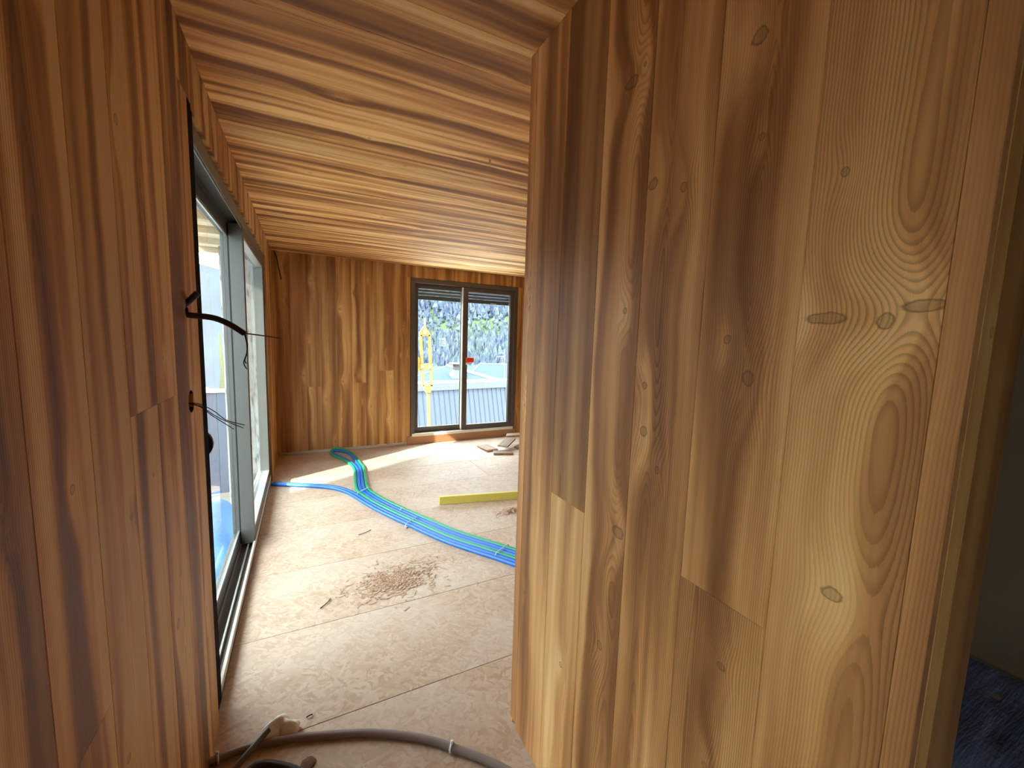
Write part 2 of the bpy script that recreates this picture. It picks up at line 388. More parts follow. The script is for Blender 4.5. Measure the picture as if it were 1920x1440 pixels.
part_plank(.391, .574, JZ, HC, (1.04, 1.25, 0), [(.513, 1.551, .008), (.465, 1.481, .012), (.501, 2.072, .013, 1.3), (.48, 1.90, .006)])
part_plank(.221, .391, 0, HC, (1.05, .85, .25), [(.347, 1.798, .006), (.240, 1.598, .0075, 4.0), (.278, 1.580, .010, 1.2), (.352, 1.586, .0085, 3.6), (.300, 1.165, .010, 1.6)])
part_plank(YE, .221, 0, HC, (1.12, .7, 0), [])
for i, (x0, x1, tn) in enumerate(((XP+.02, .777, .85), (.777, XE, .68))):
    plank(wall_p, ((x0+x1)/2, YE, HC/2), (1, 0, 0), (0, -1, 0), (0, 0, 1), x1-x0, HC, (tn, .9, 0), nk=1)
x = XP+.001
while x < XR-.02:
    x1 = min(x+.1795, XR)
    plank(wall_p, ((x+x1)/2, YP, HC/2), (-1, 0, 0), (0, 1, 0), (0, 0, 1), x1-x, HC, None); x = x1

# ------------------------------------------------------------------ rest of the shell
wall_right = tag(MB().box(XR+.02, XR+.2, YR-.2, YB+.2, -.02, HC+.02).build('wall_right', BACK), kind='structure')
y = YP
while y < YB-.02:
    y1 = min(y+.1795, YB); plank(wall_right, (XR, (y+y1)/2, HC/2), (0, -1, 0), (-1, 0, 0), (0, 0, 1), y1-y, HC, None); y = y1
def plaster(name, col, bs=90.):
    t = NT(name); c = t.coord(); n = t.noise(c, bs, 4, .6); n2 = t.noise(c, 2.5, 4, .6)
    t.bump(n, .5, .004); return t.fin(t.mix(1., col, t.grey(t.add(.7, t.mul(n2, .6))), 'MULTIPLY'), .9, .2)
tag(MB().box(XL-.17, XR+.2, YR-.2, YR, -.02, HC+.02).build('wall_rear', plaster('rear_render', (.30, .26, .22))), kind='structure')
X2 = 3.02
tag(MB().box(X2, X2+.1, YR, YP-.16, -.02, HC+.02).build('wall_side', plaster('brown_render', (.30, .20, .13))), kind='structure')

# ------------------------------------------------------------------ glass and metal
def glass_material(name='window_glass', tint=(.90, .95, .94)):
    t = NT(name); tr_ = t.n.new('ShaderNodeBsdfTransparent'); tr_.inputs[0].default_value = (*tint, 1)
    gl = t.n.new('ShaderNodeBsdfGlossy'); gl.inputs['Roughness'].default_value = .02; gl.inputs[0].default_value = (.9, .95, 1, 1)
    fr = t.n.new('ShaderNodeFresnel'); fr.inputs[0].default_value = 1.3
    mx = t.n.new('ShaderNodeMixShader'); ge = t.n.new('ShaderNodeNewGeometry'); t.t.links.new(t.mul(fr.outputs[0], t.sub(1, ge.outputs['Backfacing'])), mx.inputs[0]); t.t.links.new(tr_.outputs[0], mx.inputs[1]); t.t.links.new(gl.outputs[0], mx.inputs[2])
    t.t.links.new(mx.outputs[0], t.out.inputs[0]); return t.m
GLASS = glass_material()
ALU = simple('grey_aluminium', (.095, .093, .084), .42, .5, .15, .08, 60.)
ALUD = simple('dark_anodised_aluminium', (.085, .066, .056), .42, .5, .1, .1, 60.)
RAIL = simple('bare_aluminium_rail', (.62, .63, .62), .32, .5, .8)
PALE = simple('pale_sill_strip', (.66, .62, .52), .5)
RUB = simple('black_rubber', (.012, .012, .013), .6)

# window_1: two-leaf sliding door in the left wall
w1 = tag(empty('window_1', (XL-.07, (WY0+WY1)/2, 0)), kind='structure')
def sub(mb, name, mat, par): # build in world space, parent without moving
    o = mb.build(name, mat, None); o.parent = par; o.matrix_parent_inverse = par.matrix_world.inverted() if par.type != 'EMPTY' else Matrix.Translation(-par.location); return o
FX0, FX1 = XL-.012, -.478            # room side, outside
fr = MB()
fr.box(FX1, FX0, WY0+.012, WY0+.055, 0, WZ1-.005).box(-.430, FX0, WY1-.045, WY1-.004, 0, WZ1-.005)
fr.box(FX1, FX0, WY0+.055, WY1-.045, WZ1-.035, WZ1-.005)
fr.box(FX0-.008, FX0, WY0+.055, WY1-.045, WZ1-.075, WZ1-.035).box(-.431, -.427, WY0+.055, WY1-.045, WZ1-.060, WZ1-.035).box(FX1, FX1+.006, WY0+.055, WY1-.045, WZ1-.075, WZ1-.035)
frame1 = sub(fr, 'frame', ALU, w1)
sub(MB().box(FX0-.0095, FX0-.0082, WY0+.055, WY1-.045, WZ1-.083, WZ1-.076), 'header_lip', RAIL, w1)
sub(MB().box(FX1, FX0, WY0+.012, WY1-.004, 0, .030), 'threshold', ALUD, w1)
sub(MB().box(FX0-.010, FX0+.002, WY0+.012, WY1-.004, .030, .066), 'sill_strip', PALE, w1)
for xa in (-.385, -.452): sub(MB().box(xa-.004, xa+.004, WY0+.055, WY1-.045, .030, .052), 'track_rail', RAIL, w1)
sub(MB().box(-.4295, -.4265, WY0+.055, WY1-.045, .030, .060), 'track_rail', RAIL, w1)
sub(MB().box(XL-.0195, XL-.001, 1.794, WY0+.009, .05, 2.309), 'gap_shade_strip', DARK, w1)  # black strip painted in for the shade of the open gap
def leaf(y0, y1, xa, xb, name, z0=.054, z1=WZ1-.055, st=.07, mat=ALU, gx=None):
    gx = (xa+xb)/2 if gx is None else gx; root = sub(MB().bbox(xa, xb, y0, y0+st, z0, z1, .002).bbox(xa, xb, y1-st, y1, z0, z1, .002)
        .bbox(xa, xb, y0+st, y1-st, z0, z0+.085, .002).bbox(xa, xb, y0+st, y1-st, z1-.07, z1, .002), name, mat, w1)
    def s2(mb, n, mt):
        o = mb.build(n, mt); o.parent = root; o.matrix_parent_inverse = root.matrix_world.inverted(); return o
    bpy.context.view_layer.update()
    s2(MB().box(gx-.012, gx+.012, y0+st-.008, y1-st+.008, z0+.077, z1-.062), 'pane', GLASS)
    s2(MB().box(gx+.0125, xb-.001, y0+st, y1-st, z0+.085, z0+.099).box(gx+.0125, xb-.001, y0+st, y1-st, z1-.084, z1-.07), 'glazing_bead', RAIL if mat is ALU else ALUD)
    return root, s2
la, s2a = leaf(WY0+.057, 3.345, -.474, -.433, 'sliding_leaf')
lb, s2b = leaf(3.262, WY1-.047, -.4255, -.348, 'sliding_leaf', gx=-.411)
s2b(MB().box(-.4325, -.4260, 3.262, 3.275, .06, WZ1-.06), 'brush_seal', RUB)
# round pull on the near leaf, by the jamb
pc = at(394, 832, 1, 1.955); mb = MB(); seg = 24
mb.prism([(-.400+.066*math.cos(2*math.pi*i/seg), 1.945, pc.z+.066*math.sin(2*math.pi*i/seg)) for i in range(seg)], (0, .02, 0))
s2a(mb, 'pull_handle', simple('plum_black_plastic', (.035, .015, .022), .4))
s2a(MB().box(-.4405, -.4395, 2.30, 2.36, 1.74, 1.90), 'glass_label', simple('paper_label', (.72, .62, .58), .8))

# window_2: two-leaf sliding window in the back wall, roller shutter nearly up
w2 = tag(empty('window_2', ((BX0+BX1)/2, YB+.05, BZ0)), kind='structure')
fb = MB(); y0, y1 = YB-.006, YB+.12
fb.bbox(BX0, BX0+.058, y0, y1, BZ0, BZ1, .002).bbox(BX1-.058, BX1, y0, y1, BZ0, BZ1, .002).bbox(BX0+.058, BX1-.058, y0, y1, BZ1-.062, BZ1, .002).box(BX0+.058, BX1-.058, y0+.03, y1, BZ0, BZ0+.035)
sub(fb, 'frame', ALUD, w2)
sub(MB().box(BX0+.02, BX1-.03, YB-.020, YB+.035, BZ0-.012, BZ0+.026), 'sill_strip', PALE, w2)
def leaf2(x0, x1, ya, yb, s0, s1, name):
    z0, z1 = BZ0+.028, BZ1-.066
    root = sub(MB().bbox(x0, x0+s0, ya, yb, z0, z1, .002).bbox(x1-s1, x1, ya, yb, z0, z1, .002).bbox(x0+s0, x1-s1, ya, yb, z0, z0+.075, .002).bbox(x0+s0, x1-s1, ya, yb, z1-.06, z1, .002), name, ALUD, w2)
    bpy.context.view_layer.update()
    def s2(mb, n, mt):
        o = mb.build(n, mt); o.parent = root; o.matrix_parent_inverse = root.matrix_world.inverted(); return o
    gy = (ya+yb)/2; s2(MB().box(x0+s0-.006, x1-s1+.006, gy-.01, gy+.01, z0+.069, z1-.054), 'pane', GLASS)
    s2(MB().box(x0+s0, x0+s0+.008, gy+.011, yb, z0+.075, z1-.06).box(x1-s1-.008, x1-s1, gy+.011, yb, z0+.075, z1-.06), 'glazing_bead', RAIL)
    return root, s2
l1, s21 = leaf2(BX0+.060, 2.145, YB+.062, YB+.100, .058, .07, 'sliding_leaf')
l2, s22 = leaf2(2.085, BX1-.060, YB+.012, YB+.052, .075, .06, 'sliding_leaf')
s22(MB().box(2.074, 2.0845, YB+.012, YB+.060, BZ0+.03, BZ1-.07), 'meeting_strip', PALE)
RED = simple('red_plastic', (.75, .045, .012), .4)
hp = at(879, 676, 1, YB)
s22(MB().bbox(hp.x-.05, hp.x+.075, YB-.020, YB+.011, hp.z-.030, hp.z+.045, .008), 'latch_tag', RED)
s22(MB().bbox(hp.x-.045, hp.x+.02, YB-.008, YB+.011, hp.z-.062, hp.z-.031, .003), 'latch_plate', WHITE)
t = NT('translucent_sticker'); tb = t.n.new('ShaderNodeBsdfTranslucent'); t.put(tb.inputs[0], t.ramp(t.noise(t.coord(), 30, 2), [(.3, (.35, .38, .40)), (.7, (.5, .53, .55))])); t.t.links.new(tb.outputs[0], t.out.inputs[0]); STICK = t.m
lp = at(830, 641, 1, YB+.07)
s21(MB().box(lp.x-.05, lp.x+.045, YB+.0685, YB+.0705, lp.z-.065, lp.z+.055), 'glass_label', STICK)
for i in range(5):
    s21(MB().box(lp.x-.042, lp.x+.012+.006*(i % 3)*3, YB+.0675, YB+.0684, lp.z+.035-.02*i, lp.z+.041-.02*i), 'print_line', simple('ink', (.05, .06, .08), .7))
SHUT = simple('shutter_slat_grey', (.20, .185, .18), .5)
shut = sub(MB().box(BX0+.058, BX1-.058, YB+.122, YB+.19, BZ1-.09, BZ1), 'roller_shutter', SHUT, w2); bpy.context.view_layer.update()
def shutter_part(mb, n, mt):
    o = mb.build(n, mt); o.parent = shut; o.matrix_parent_inverse = shut.matrix_world.inverted()
for i in range(3):
    zz = BZ1-.09-.042*i
    shutter_part(MB().prism([(BX0+.06, YB+.128, zz), (BX0+.06, YB+.121, zz-.012), (BX0+.06, YB+.121, zz-.028), (BX0+.06, YB+.130, zz-.038), (BX0+.06, YB+.138, zz-.02)], (BX1-BX0-.12, 0, 0)), 'slat', SHUT)
shutter_part(MB().box(BX0+.06, BX1-.06, YB+.120, YB+.136, BZ1-.275, BZ1-.217), 'bottom_bar', simple('shutter_bar', (.10, .085, .085), .5))
shutter_part(MB().box(2.56, 2.66, YB+.116, YB+.1195, BZ1-.285, BZ1-.262), 'end_stop', WHITE)

# added_window: added fixed glazing, out of view, to light the partition
w3 = tag(empty('added_window', (XL-.07, (VY0+VY1)/2, VZ0)), kind='structure')
f3 = MB()
for (a, b, c_, d_) in ((VY0, VY0+.06, VZ0, VZ1), (VY1-.06, VY1, VZ0, VZ1), (VY0+.06, VY1-.06, VZ0, VZ0+.06), (VY0+.06, VY1-.06, VZ1-.06, VZ1), ((VY0+VY1)/2-.03, (VY0+VY1)/2+.03, VZ0+.06, VZ1-.06)):
    f3.bbox(XL-.10, XL-.03, a, b, c_, d_, .002)
sub(f3, 'frame', ALU, w3)
for a, b in ((VY0+.055, (VY0+VY1)/2-.025), ((VY0+VY1)/2+.025, VY1-.055)): sub(MB().box(XL-.075, XL-.055, a, b, VZ0+.055, VZ1-.055), 'pane', GLASS, w3)

# ------------------------------------------------------------------ cables from the left wall
def cable(name, pts, r, mat, label, cat, group=None, rad=None, wires=()):
    root = MB().tube(smooth_path(pts, 6), r, 10).build(name, mat); tag(root, label, cat, group)
    for p, rr, mt in wires:
        MB().tube(smooth_path(p, 5), rr, 6).build('wire', mt, root)
    return root
CON = simple('black_conduit', (.020, .017, .016), .5); WB = simple('black_wire', (.02, .018, .02), .5); WR = simple('dark_red_wire', (.16, .025, .02), .5)
def P1(x, y, d=1.645): return at(x, y, 1, d)
c0 = Vector((XL-.012, 1.645, 1.588))
cable('conduit', [c0, P1(356, 591), P1(400, 596, 1.65), P1(432, 609, 1.655), P1(459, 626, 1.66)], .0095, CON,
      'black flexible conduit with bare wires sticking out of the board wall', 'conduit', wires=[
      ([P1(458, 625, 1.66), P1(490, 629, 1.66), P1(528, 635, 1.66)], .0022, WR),
      ([P1(458, 626, 1.66), P1(462, 640, 1.66), P1(463, 660, 1.66), P1(457, 680, 1.66), P1(463, 692, 1.66)], .0018, WB),
      ([P1(459, 626, 1.66), P1(464, 645, 1.66), P1(462, 665, 1.66), P1(459, 675, 1.66), P1(462, 682, 1.66)], .0018, WB)])
cable('conduit_stub', [Vector((XL-.012, 1.645, 1.610)), P1(356, 563), P1(371, 549)], .0095, CON, 'short cut black conduit stub angled up from the board wall', 'conduit')
q0 = Vector((XL-.015, 1.632, 1.303))
wires_ = [([q0, P1(372, 757, 1.63), P1(400, 770, 1.62), P1(425, 788, 1.61), P1(459, 797, 1.6)]),
          ([q0, P1(374, 760, 1.63), P1(398, 776, 1.62), P1(420, 788, 1.61), P1(457, 803, 1.6)]),
          ([q0, P1(376, 763, 1.63), P1(396, 778, 1.62), P1(415, 790, 1.61), P1(439, 805, 1.6)])]
cable('socket_wires', wires_[0], .0014, WB, 'three thin loose wires poking out of the round hole in the wall', 'wire', wires=[(wires_[1], .0014, WR), (wires_[2], .0014, WB)])
cable('corner_wire', [at(513, 470, 1, YB-.01), at(518, 482, 1, YB-.03), at(522, 500, 1, YB-.04), at(527, 524, 1, YB-.03)], .006, WB, 'dark wire dangling from the ceiling in the wall corner', 'wire')

# ------------------------------------------------------------------ pipes on the floor
def pipe_mat(name, col): return simple(name, col, .38, .5, var=.06)
BLUE, GREEN, NAVY = pipe_mat('blue_pipe', (.012, .125, .47)), pipe_mat('green_pipe', (.022, .29, .145)), pipe_mat('deep_blue_pipe', (.02, .12, .40))
def fl(x, y, z=.0165): p = at(x, y, 2, z); return p
main = smooth_path([fl(1120, 1105), fl(1030, 1068), fl(941, 1037), fl(851, 1008), fl(786, 980), fl(724, 952), fl(690, 933)], 8)
R = .0160
root = empty('pipe_bundle', (main[0].x, main[0].y, 0))
tag(root, 'bundle of blue and green plastic pipes tied together across the floor', 'pipes')
def pp(pts, mat, r=R, name='pipe'): return sub(MB().tube(pts, r, 10), name, mat, root)
left = smooth_path([fl(668, 927), fl(645, 917), fl(612, 911), fl(560, 908), fl(513, 906)], 6)
jb = fl(690, 933)
dirb = (main[-1]-main[-2]).normalized()
for k, o in enumerate((-.079, -.046)):
    a = offset_path(main, o); b = offset_path(left, o+.045)
    pp(smooth_path(a[::4]+b[::3], 4), BLUE)
up_c = [fl(680, 918), fl(676, 900), fl(673, 878)]
def up_path(o, strand):
    P = offset_path([Vector(p) for p in up_c], o)
    return P
loopL = [fl(648, 864), fl(628, 855), fl(620, 849)]; loopR = [fl(676, 869), fl(668, 858), fl(656, 848)]; top = Vector((.335, YB-.045, .03))
for k, (o, sp, mt, hz) in enumerate(((.046, .052, GREEN, 0.), (.014, .017, NAVY, .0))):
    a = offset_path(main, -.046+.046-.012 if k == 0 else .022)
    b = offset_path(main, .088 if k == 0 else .055)
    ua = offset_path([Vector(p) for p in up_c], -sp); ub = offset_path([Vector(p) for p in up_c], sp)
    s = 0 if k == 0 else .033
    tL = [p+Vector((s*.6, s*.75, 0)) for p in loopL]; tR = [p+Vector((-s*.95, -s*.25, 0)) for p in loopR]
    tp = Vector((top.x+s*.1, top.y-s*.9, .0165+.035*(1-k)+.01*k))
    pts = a[::6]+ua+tL+[tp]+tR[::-1]+ub[::-1]+b[::-1][::6]
    pp(smooth_path(pts, 5), mt if k == 0 else BLUE)
for (ax, ay, bx, by) in ((671, 931, 692, 920), (762, 990, 782, 977), (931, 1045, 952, 1030)):
    A_, B_ = fl(ax, ay, 0.002), fl(bx, by, .002); d = (B_-A_); n = d.normalized(); L = d.length/2; C_ = (A_+B_)/2
    loop = [C_+n*(L+.012)*math.copysign(abs(math.cos(t))**.35, math.cos(t))+Vector((0, 0, .0185+.021*math.copysign(abs(math.sin(t))**.6, math.sin(t)))) for t in [2*math.pi*i/24 for i in range(25)]]
    loop = [Vector((p.x, p.y, max(p.z, .002))) for p in loop]
    sub(MB().tube(loop, .0030, 6, caps=False), 'cable_tie', WHITE, root)
A_ = fl(755, 957, .02); sub(MB().tube([A_+Vector((.024*math.cos(t), .010*math.cos(t), .005+.02*math.sin(t))) for t in [2*math.pi*i/16 for i in range(17)]], .003, 6, caps=False), 'cable_tie', WHITE, root)

# ------------------------------------------------------------------ grey conduits in the foreground
GREYC = simple('grey_purple_conduit', (.24, .19, .175), .5); DGREY = simple('charcoal_conduit', (.10, .088, .08), .5)
def fg(x, y, z=.015): return at(x, y, 2, z)
big = MB().tube(smooth_path([fg(385, 1432), fg(420, 1418), fg(470, 1401), fg(540, 1385), fg(610, 1378), fg(690, 1374), fg(760, 1379), fg(815, 1390), fg(850, 1402), fg(900, 1421), fg(950, 1444), fg(1010, 1480)], 6), .0135, 12).build('floor_conduit', GREYC)
tag(big, 'thick grey conduit arching over the chipboard floor with white ties', 'conduit')
for (x, y, dx) in ((847, 1401, 5), (408, 1422, 4)):
    c = fg(x, y); t_ = (fg(x+dx*2, y+(4 if x > 800 else -4))-c).normalized(); n_ = Vector((t_.y, -t_.x, 0))
    MB().tube([c+n_*.0155*math.cos(a)+Vector((0, 0, .0155*math.sin(a))) for a in [2*math.pi*i/16 for i in range(17)]], .0038, 6, caps=False).build('cable_tie', WHITE, big)
    MB().box(-.004, .004, -.004, .004, 0, .012).build('tie_head', WHITE, big, c+Vector((0, 0, .016)))
tag(MB().tube([fg(503, 1368, .045), fg(474, 1402, .040), fg(436, 1446, .030), fg(415, 1470, .016)], .011, 12).build('conduit_end', DGREY), 'dark straight conduit end leaning over the thick grey conduit', 'conduit')
tag(MB().tube(smooth_path([fg(452, 1475), fg(466, 1446), fg(490, 1433), fg(520, 1434), fg(560, 1446), fg(600, 1475)], 6), .012, 12).build('black_hose', simple('black_hose_rubber', (.03, .026, .026), .45)), 'black hose curving on the floor in front of grey conduit', 'hose')
def blob(name, c, sx, sy, sz, mat, seed, sub_=3, amp=.35):
    r = random.Random(seed); bm = bmesh.new(); bmesh.ops.create_icosphere(bm, subdivisions=sub_, radius=1)
    ph = [(Vector((r.uniform(-1, 1), r.uniform(-1, 1), r.uniform(-1, 1))).normalized(), r.uniform(2, 7), r.uniform(0, 6)) for _ in range(9)]
    for v in bm.verts:
        k = 1+amp*sum(math.sin(v.co.dot(d)*f+p) for d, f, p in ph)/4; v.co = Vector((v.co.x*sx*k, v.co.y*sy*k, max(v.co.z*k, -.35)*sz+.35*sz))
    me = bpy.data.meshes.new(name); bm.to_mesh(me); bm.free(); me.polygons.foreach_set('use_smooth', [True]*len(me.polygons))
    return lk(name, me, mat, None, c)
p = at(528, 1378, 2, 0.)
tag(blob('crumpled_wool', (p.x, p.y, 0), .050, .030, .042, simple('white_wool', (.95, .95, .94), .9, .1), 3, 4, .6), 'crumpled tuft of white insulation wool beside the grey conduit', 'insulation')
p = at(578, 1432, 2, 0.)
tag(blob('wood_knot', (p.x, p.y, 0), .026, .024, .006, simple('brown_knot', (.16, .075, .035), .7), 5, 3, .15), 'round brown loose wood knot lying on the floor', 'wood knot')

# ------------------------------------------------------------------ yellow batten, offcuts, shavings
a, b = at(824, 947, 2, 0.), at(1010, 933, 2, 0.); d = b-a; L = 2.0; ang = math.atan2(d.y, d.x)
bat = MB().bbox(0, L, 0, .035, 0, .075, .003).build('yellow_straightedge', simple('yellow_paint', (.62, .52, .10), .5), None, (a.x, a.y, .0005)); bat.rotation_euler = (0, 0, ang)
tag(bat, 'long yellow straightedge bar lying on the chipboard floor', 'straightedge')
OFF = {}
PINK = simple('pale_sawn_face', (.52, .37, .28), .8, .2, var=.12, scale=40.)
def offcut(p, ln, rz, rx, ry, tone, label, wd=.15):
    o = lk('plank_offcut', plank_mesh(wd, ln, .022, .003), WOOD, None)
    o.matrix_world = Matrix.Translation(p) @ Matrix.Rotation(rz, 4, 'Z') @ Matrix.Rotation(rx, 4, 'X') @ Matrix.Rotation(ry, 4, 'Y') @ Matrix((((1, 0, 0)), ((0, 0, 1)), ((0, -1, 0)))).to_4x4()
    for i in range(NK): o['knot%d' % i] = [0., 0., 0., 1.]
    o['tone'] = [tone*1.15, .5, 0., .32]
    for gx_ in (-.3, .3): MB().box(gx_*wd-.003, gx_*wd+.003, -.0006, .001, -ln/2, ln/2).build('groove', BACK, o)
    MB().box(-wd/2, wd/2, .004, .018, ln/2, ln/2+.0012).build('sawn_end', PINK, o); MB().box(-wd/2, wd/2, .004, .018, -ln/2-.0012, -ln/2).build('sawn_end', PINK, o)
    return tag(o, label, 'wood offcut', 'plank offcuts by the window')
qa, qb, qd = at(893, 839, 2, .024), at(912, 827, 2, .024), at(916, 851, 2, .024)
u_ = qd-qa; rz_ = math.atan2(u_.y, u_.x)-math.pi/2
def oc(x, y, z): return at(x, y, 2, z)
offcut((qb+qd)/2, .30, rz_, .03, 0, .52, 'pale board offcut lying flat apart from the pile', .17)
offcut(oc(943, 847, .024), .26, rz_+1.15, 0, 0, .45, 'short board offcut lying flat under the tilted offcut', .14)
offcut(oc(950, 828, .100), .30, rz_+2.2, .16, .0, .42, 'brown board offcut tilted on top of the other offcuts', .15)
offcut(oc(986, 838, .030), .30, rz_+.6, .0, -.06, .5, 'board offcut half hidden behind the wall corner', .15)
offcut(oc(966, 814, .150), .26, rz_+.9, .12, .1, .42, 'uppermost board offcut of the pile below the window', .12)
def shavings(name, px_, py_, sx, sy, n, seed, cols, label, hz=.01, rz=0.):
    r = random.Random(seed); c = at(px_, py_, 2, 0.); mb = MB()
    for _ in range(n):
        rad = abs(r.gauss(0, .45)); th = r.uniform(0, 6.283); x, y_ = sx*rad*math.cos(th), sy*rad*math.sin(th)
        z = .0008+hz*max(0, 1-rad)*r.random(); l, w_ = r.uniform(.006, .026), r.uniform(.0015, .005); a = r.gauss(rz, .9); cu = r.uniform(0, .006)
        ca, sa = math.cos(a), math.sin(a); pts = []
        for t, zz in ((-1, cu), (0, 0), (1, cu)):
            for s in (-1, 1): pts.append((x+ca*t*l-sa*s*w_, y_+sa*t*l+ca*s*w_, z+zz))
        mb.add(pts, [(0, 1, 3, 2), (2, 3, 5, 4)])
    o = mb.build(name, cols, None, (c.x, c.y, 0)); return tag(o, label, 'shavings', None, 'stuff')
SAW = simple('reddish_sawdust', (.46, .30, .20), .9, .1, var=.25, scale=90.); SHV = simple('pale_shavings', (.66, .47, .34), .8, .1, var=.3, scale=70.)
shavings('sawdust_patch', 740, 1088, .36, .25, 800, 4, SAW, 'thin patch of reddish sawdust on the middle of the floor', .003)
shavings('shavings_heap', 962, 957, .22, .10, 600, 9, SHV, 'heap of curly wood shavings in front of the yellow bar', .03)
for i, (x, y, l, a, col, nm, lab, cat) in enumerate([
    (684, 998, .11, .5, CON, 'wire_snippet', 'dark thin wire snippet lying near the pipes', 'wire snippet'),
    (813, 1080, .05, 1.4, RAIL, 'screw', 'small metal screw lying beside the sawdust patch', 'screw'),
    (610, 1131, .09, .9, CON, 'wood_splinter', 'dark curved splinter left of the sawdust patch', 'splinter'),
    (580, 1342, .022, .2, CON, 'dark_chip', 'small dark chip on the floor behind the grey conduit', 'chip'),
    (664, 1113, .03, -.3, WHITE, 'plastic_scrap', 'tiny white plastic scrap at the edge of the sawdust', 'scrap'),
    (780, 1084, .03, -.9, SHV, 'wood_sliver', 'pale wood sliver lying on the sawdust patch', 'sliver')]):
    p = at(x, y, 2, .003); dv = Vector((math.cos(a), math.sin(a), 0))*l/2
    tag(MB().tube(smooth_path([p-dv, p+Vector((0, 0, .004))+dv.cross(Vector((0, 0, .25))), p+dv], 4), .0026, 6).build(nm, col), lab, cat)

# ------------------------------------------------------------------ blue sheet on the floor of the dark side room
t = NT('blue_film_sheet'); c = t.coord(); x, y, z = t.sep(c); n = t.noise(t.comb(t.mul(x, 2), t.mul(y, 14), 0), 1.5, 4, .65)
t.bump(n, .6, .02); FILM = t.fin(t.ramp(n, [(.3, (.18, .18, .26)), (.55, (.20, .26, .50)), (.75, (.48, .52, .66))]), .45, .5)
bm = bmesh.new(); bmesh.ops.create_grid(bm, x_segments=40, y_segments=30, size=1)
for v in bm.verts:
    v.co = Vector((1.95+v.co.x*1.0, .0+v.co.y*.95, .010+.010*math.sin(v.co.x*9+v.co.y*31)*math.sin(v.co.y*23+1)+.006*math.sin(v.co.x*21)))
me = bpy.data.meshes.new('blue_film'); bm.to_mesh(me); bm.free()
fo = lk('protective_sheet', me, FILM); fo.modifiers.new('thick', 'SOLIDIFY').thickness = .002
tag(fo, 'crumpled dark blue protective sheet on the floor of the dark side room', 'sheet')

# ------------------------------------------------------------------ outside, left of the sliding door
GZ = -1.95
GRAVEL = plaster('pale_rubble', (.13, .115, .095), 14.); ROUGH = plaster('rough_white_render', (.50, .50, .47), 26.)
tag(MB().box(-16, -.55, -15, 18, GZ-.6, GZ).build('yard_ground', GRAVEL), 'pale stony ground of the yard outside the sliding door', 'ground', kind='structure')
hs = tag(empty('sun_blocker_house', (-11, -6, GZ)), 'added tall pale house, out of view, that trims the sun patch', 'house')  # added unseen block, shaped to cut the sun off most of the floor
sub(MB().box(-11, -9, -13, -1.33, GZ, 9.8), 'house_body', ROUGH, hs); sub(MB().prism([(-11.0, -13, 9.8), (-9, -13, 9.8), (-9, -13, 10.0), (-11, -13, 10.0)], (0, 11.67, 0)), 'roof', simple('slate', (.1, .1, .11), .7), hs)
for j in range(3):
    for i in range(4): sub(MB().box(-9.03, -8.98, -11.5+i*2.8, -10.3+i*2.8, .2+j*3, 1.8+j*3), 'window', GLASS, hs)
t = NT('weathered_white_render'); c = t.coord(); x, y, z = t.sep(c); n = t.noise(t.comb(t.mul(x, 9), t.mul(y, 9), t.mul(z, 2.2)), 2.2, 5, .7)
t.bump(n, .8, .02); WRD = t.fin(t.ramp(n, [(.36, (.07, .068, .066)), (.46, (.20, .20, .185)), (.7, (.27, .27, .255))]), .9, .1)
tag(MB().bbox(-1.02, -.52, 6.9, 7.3, GZ, 3.2, .02).build('rendered_pier', WRD), 'rough whitish rendered pier standing outside the sliding door', 'pier')
ov = MB().box(-1.35, -.52, 1.5, 8.2, 2.74, 2.78); soff = ov.build('eave', simple('beige_soffit_board', (.50, .40, .27), .8)); tag(soff, 'beige timber eave over the sliding door', 'eave', kind='structure')
for i in range(9): MB().box(-1.35, -.52, 1.7+i*.72, 1.78+i*.72, 2.66, 2.7395).build('rafter', soff.data.materials[0], soff)
fence = tag(empty('hoarding_fence', (-3.2, 10.4, GZ)), 'blue grey panel fence with pale top rail beyond the yard', 'fence')
FP = simple('blue_grey_sheet', (.05, .06, .085), .6)
for i in range(9): sub(MB().bbox(-5.6+i*.56, -5.045+i*.56, 10.38, 10.42, GZ, .24+.0*i, .004), 'fence_panel', FP, fence)
sub(MB().box(-5.65, -.5, 10.35, 10.45, .24, .31), 'top_rail', WHITE, fence)
for i in range(5): sub(MB().box(-5.65+i*1.25, -5.58+i*1.25, 10.42, 10.5, GZ, .34), 'fence_post', PALE, fence)
p = at(415, 1010, 2, GZ+.3)
tag(blob('blue_tarpaulin', (-1.02, 5.6, GZ), .40, .5, 1.1, simple('blue_tarp', (.04, .12, .27), .5), 21, 4, .25), 'blue tarpaulin covering a heap in the yard', 'tarpaulin')
for i, (X_, Y_) in enumerate(((-2.52, 13.5), (-2.02, 13.7))):
    tag(blob('forsythia_bush', (X_, Y_, GZ), .14, .17, 2.25, simple('yellow_blossom', (.13, .125, .06), .9, var=.5, scale=14.), 30+i, 4, .5), 'slim yellow flowering bush behind the panel fence'+(', nearer the fence', ', nearer the pier')[i], 'bush', 'yellow bushes behind the fence')
tag(MB().bbox(-1.34, -1.26, 3.63, 3.71, GZ, 2.659, .005).build('stripe_shadow_post', PALE), 'added post under the eave, out of view, that splits the sun patch', 'post')  # added unseen post; its shadow parts the two sun stripes
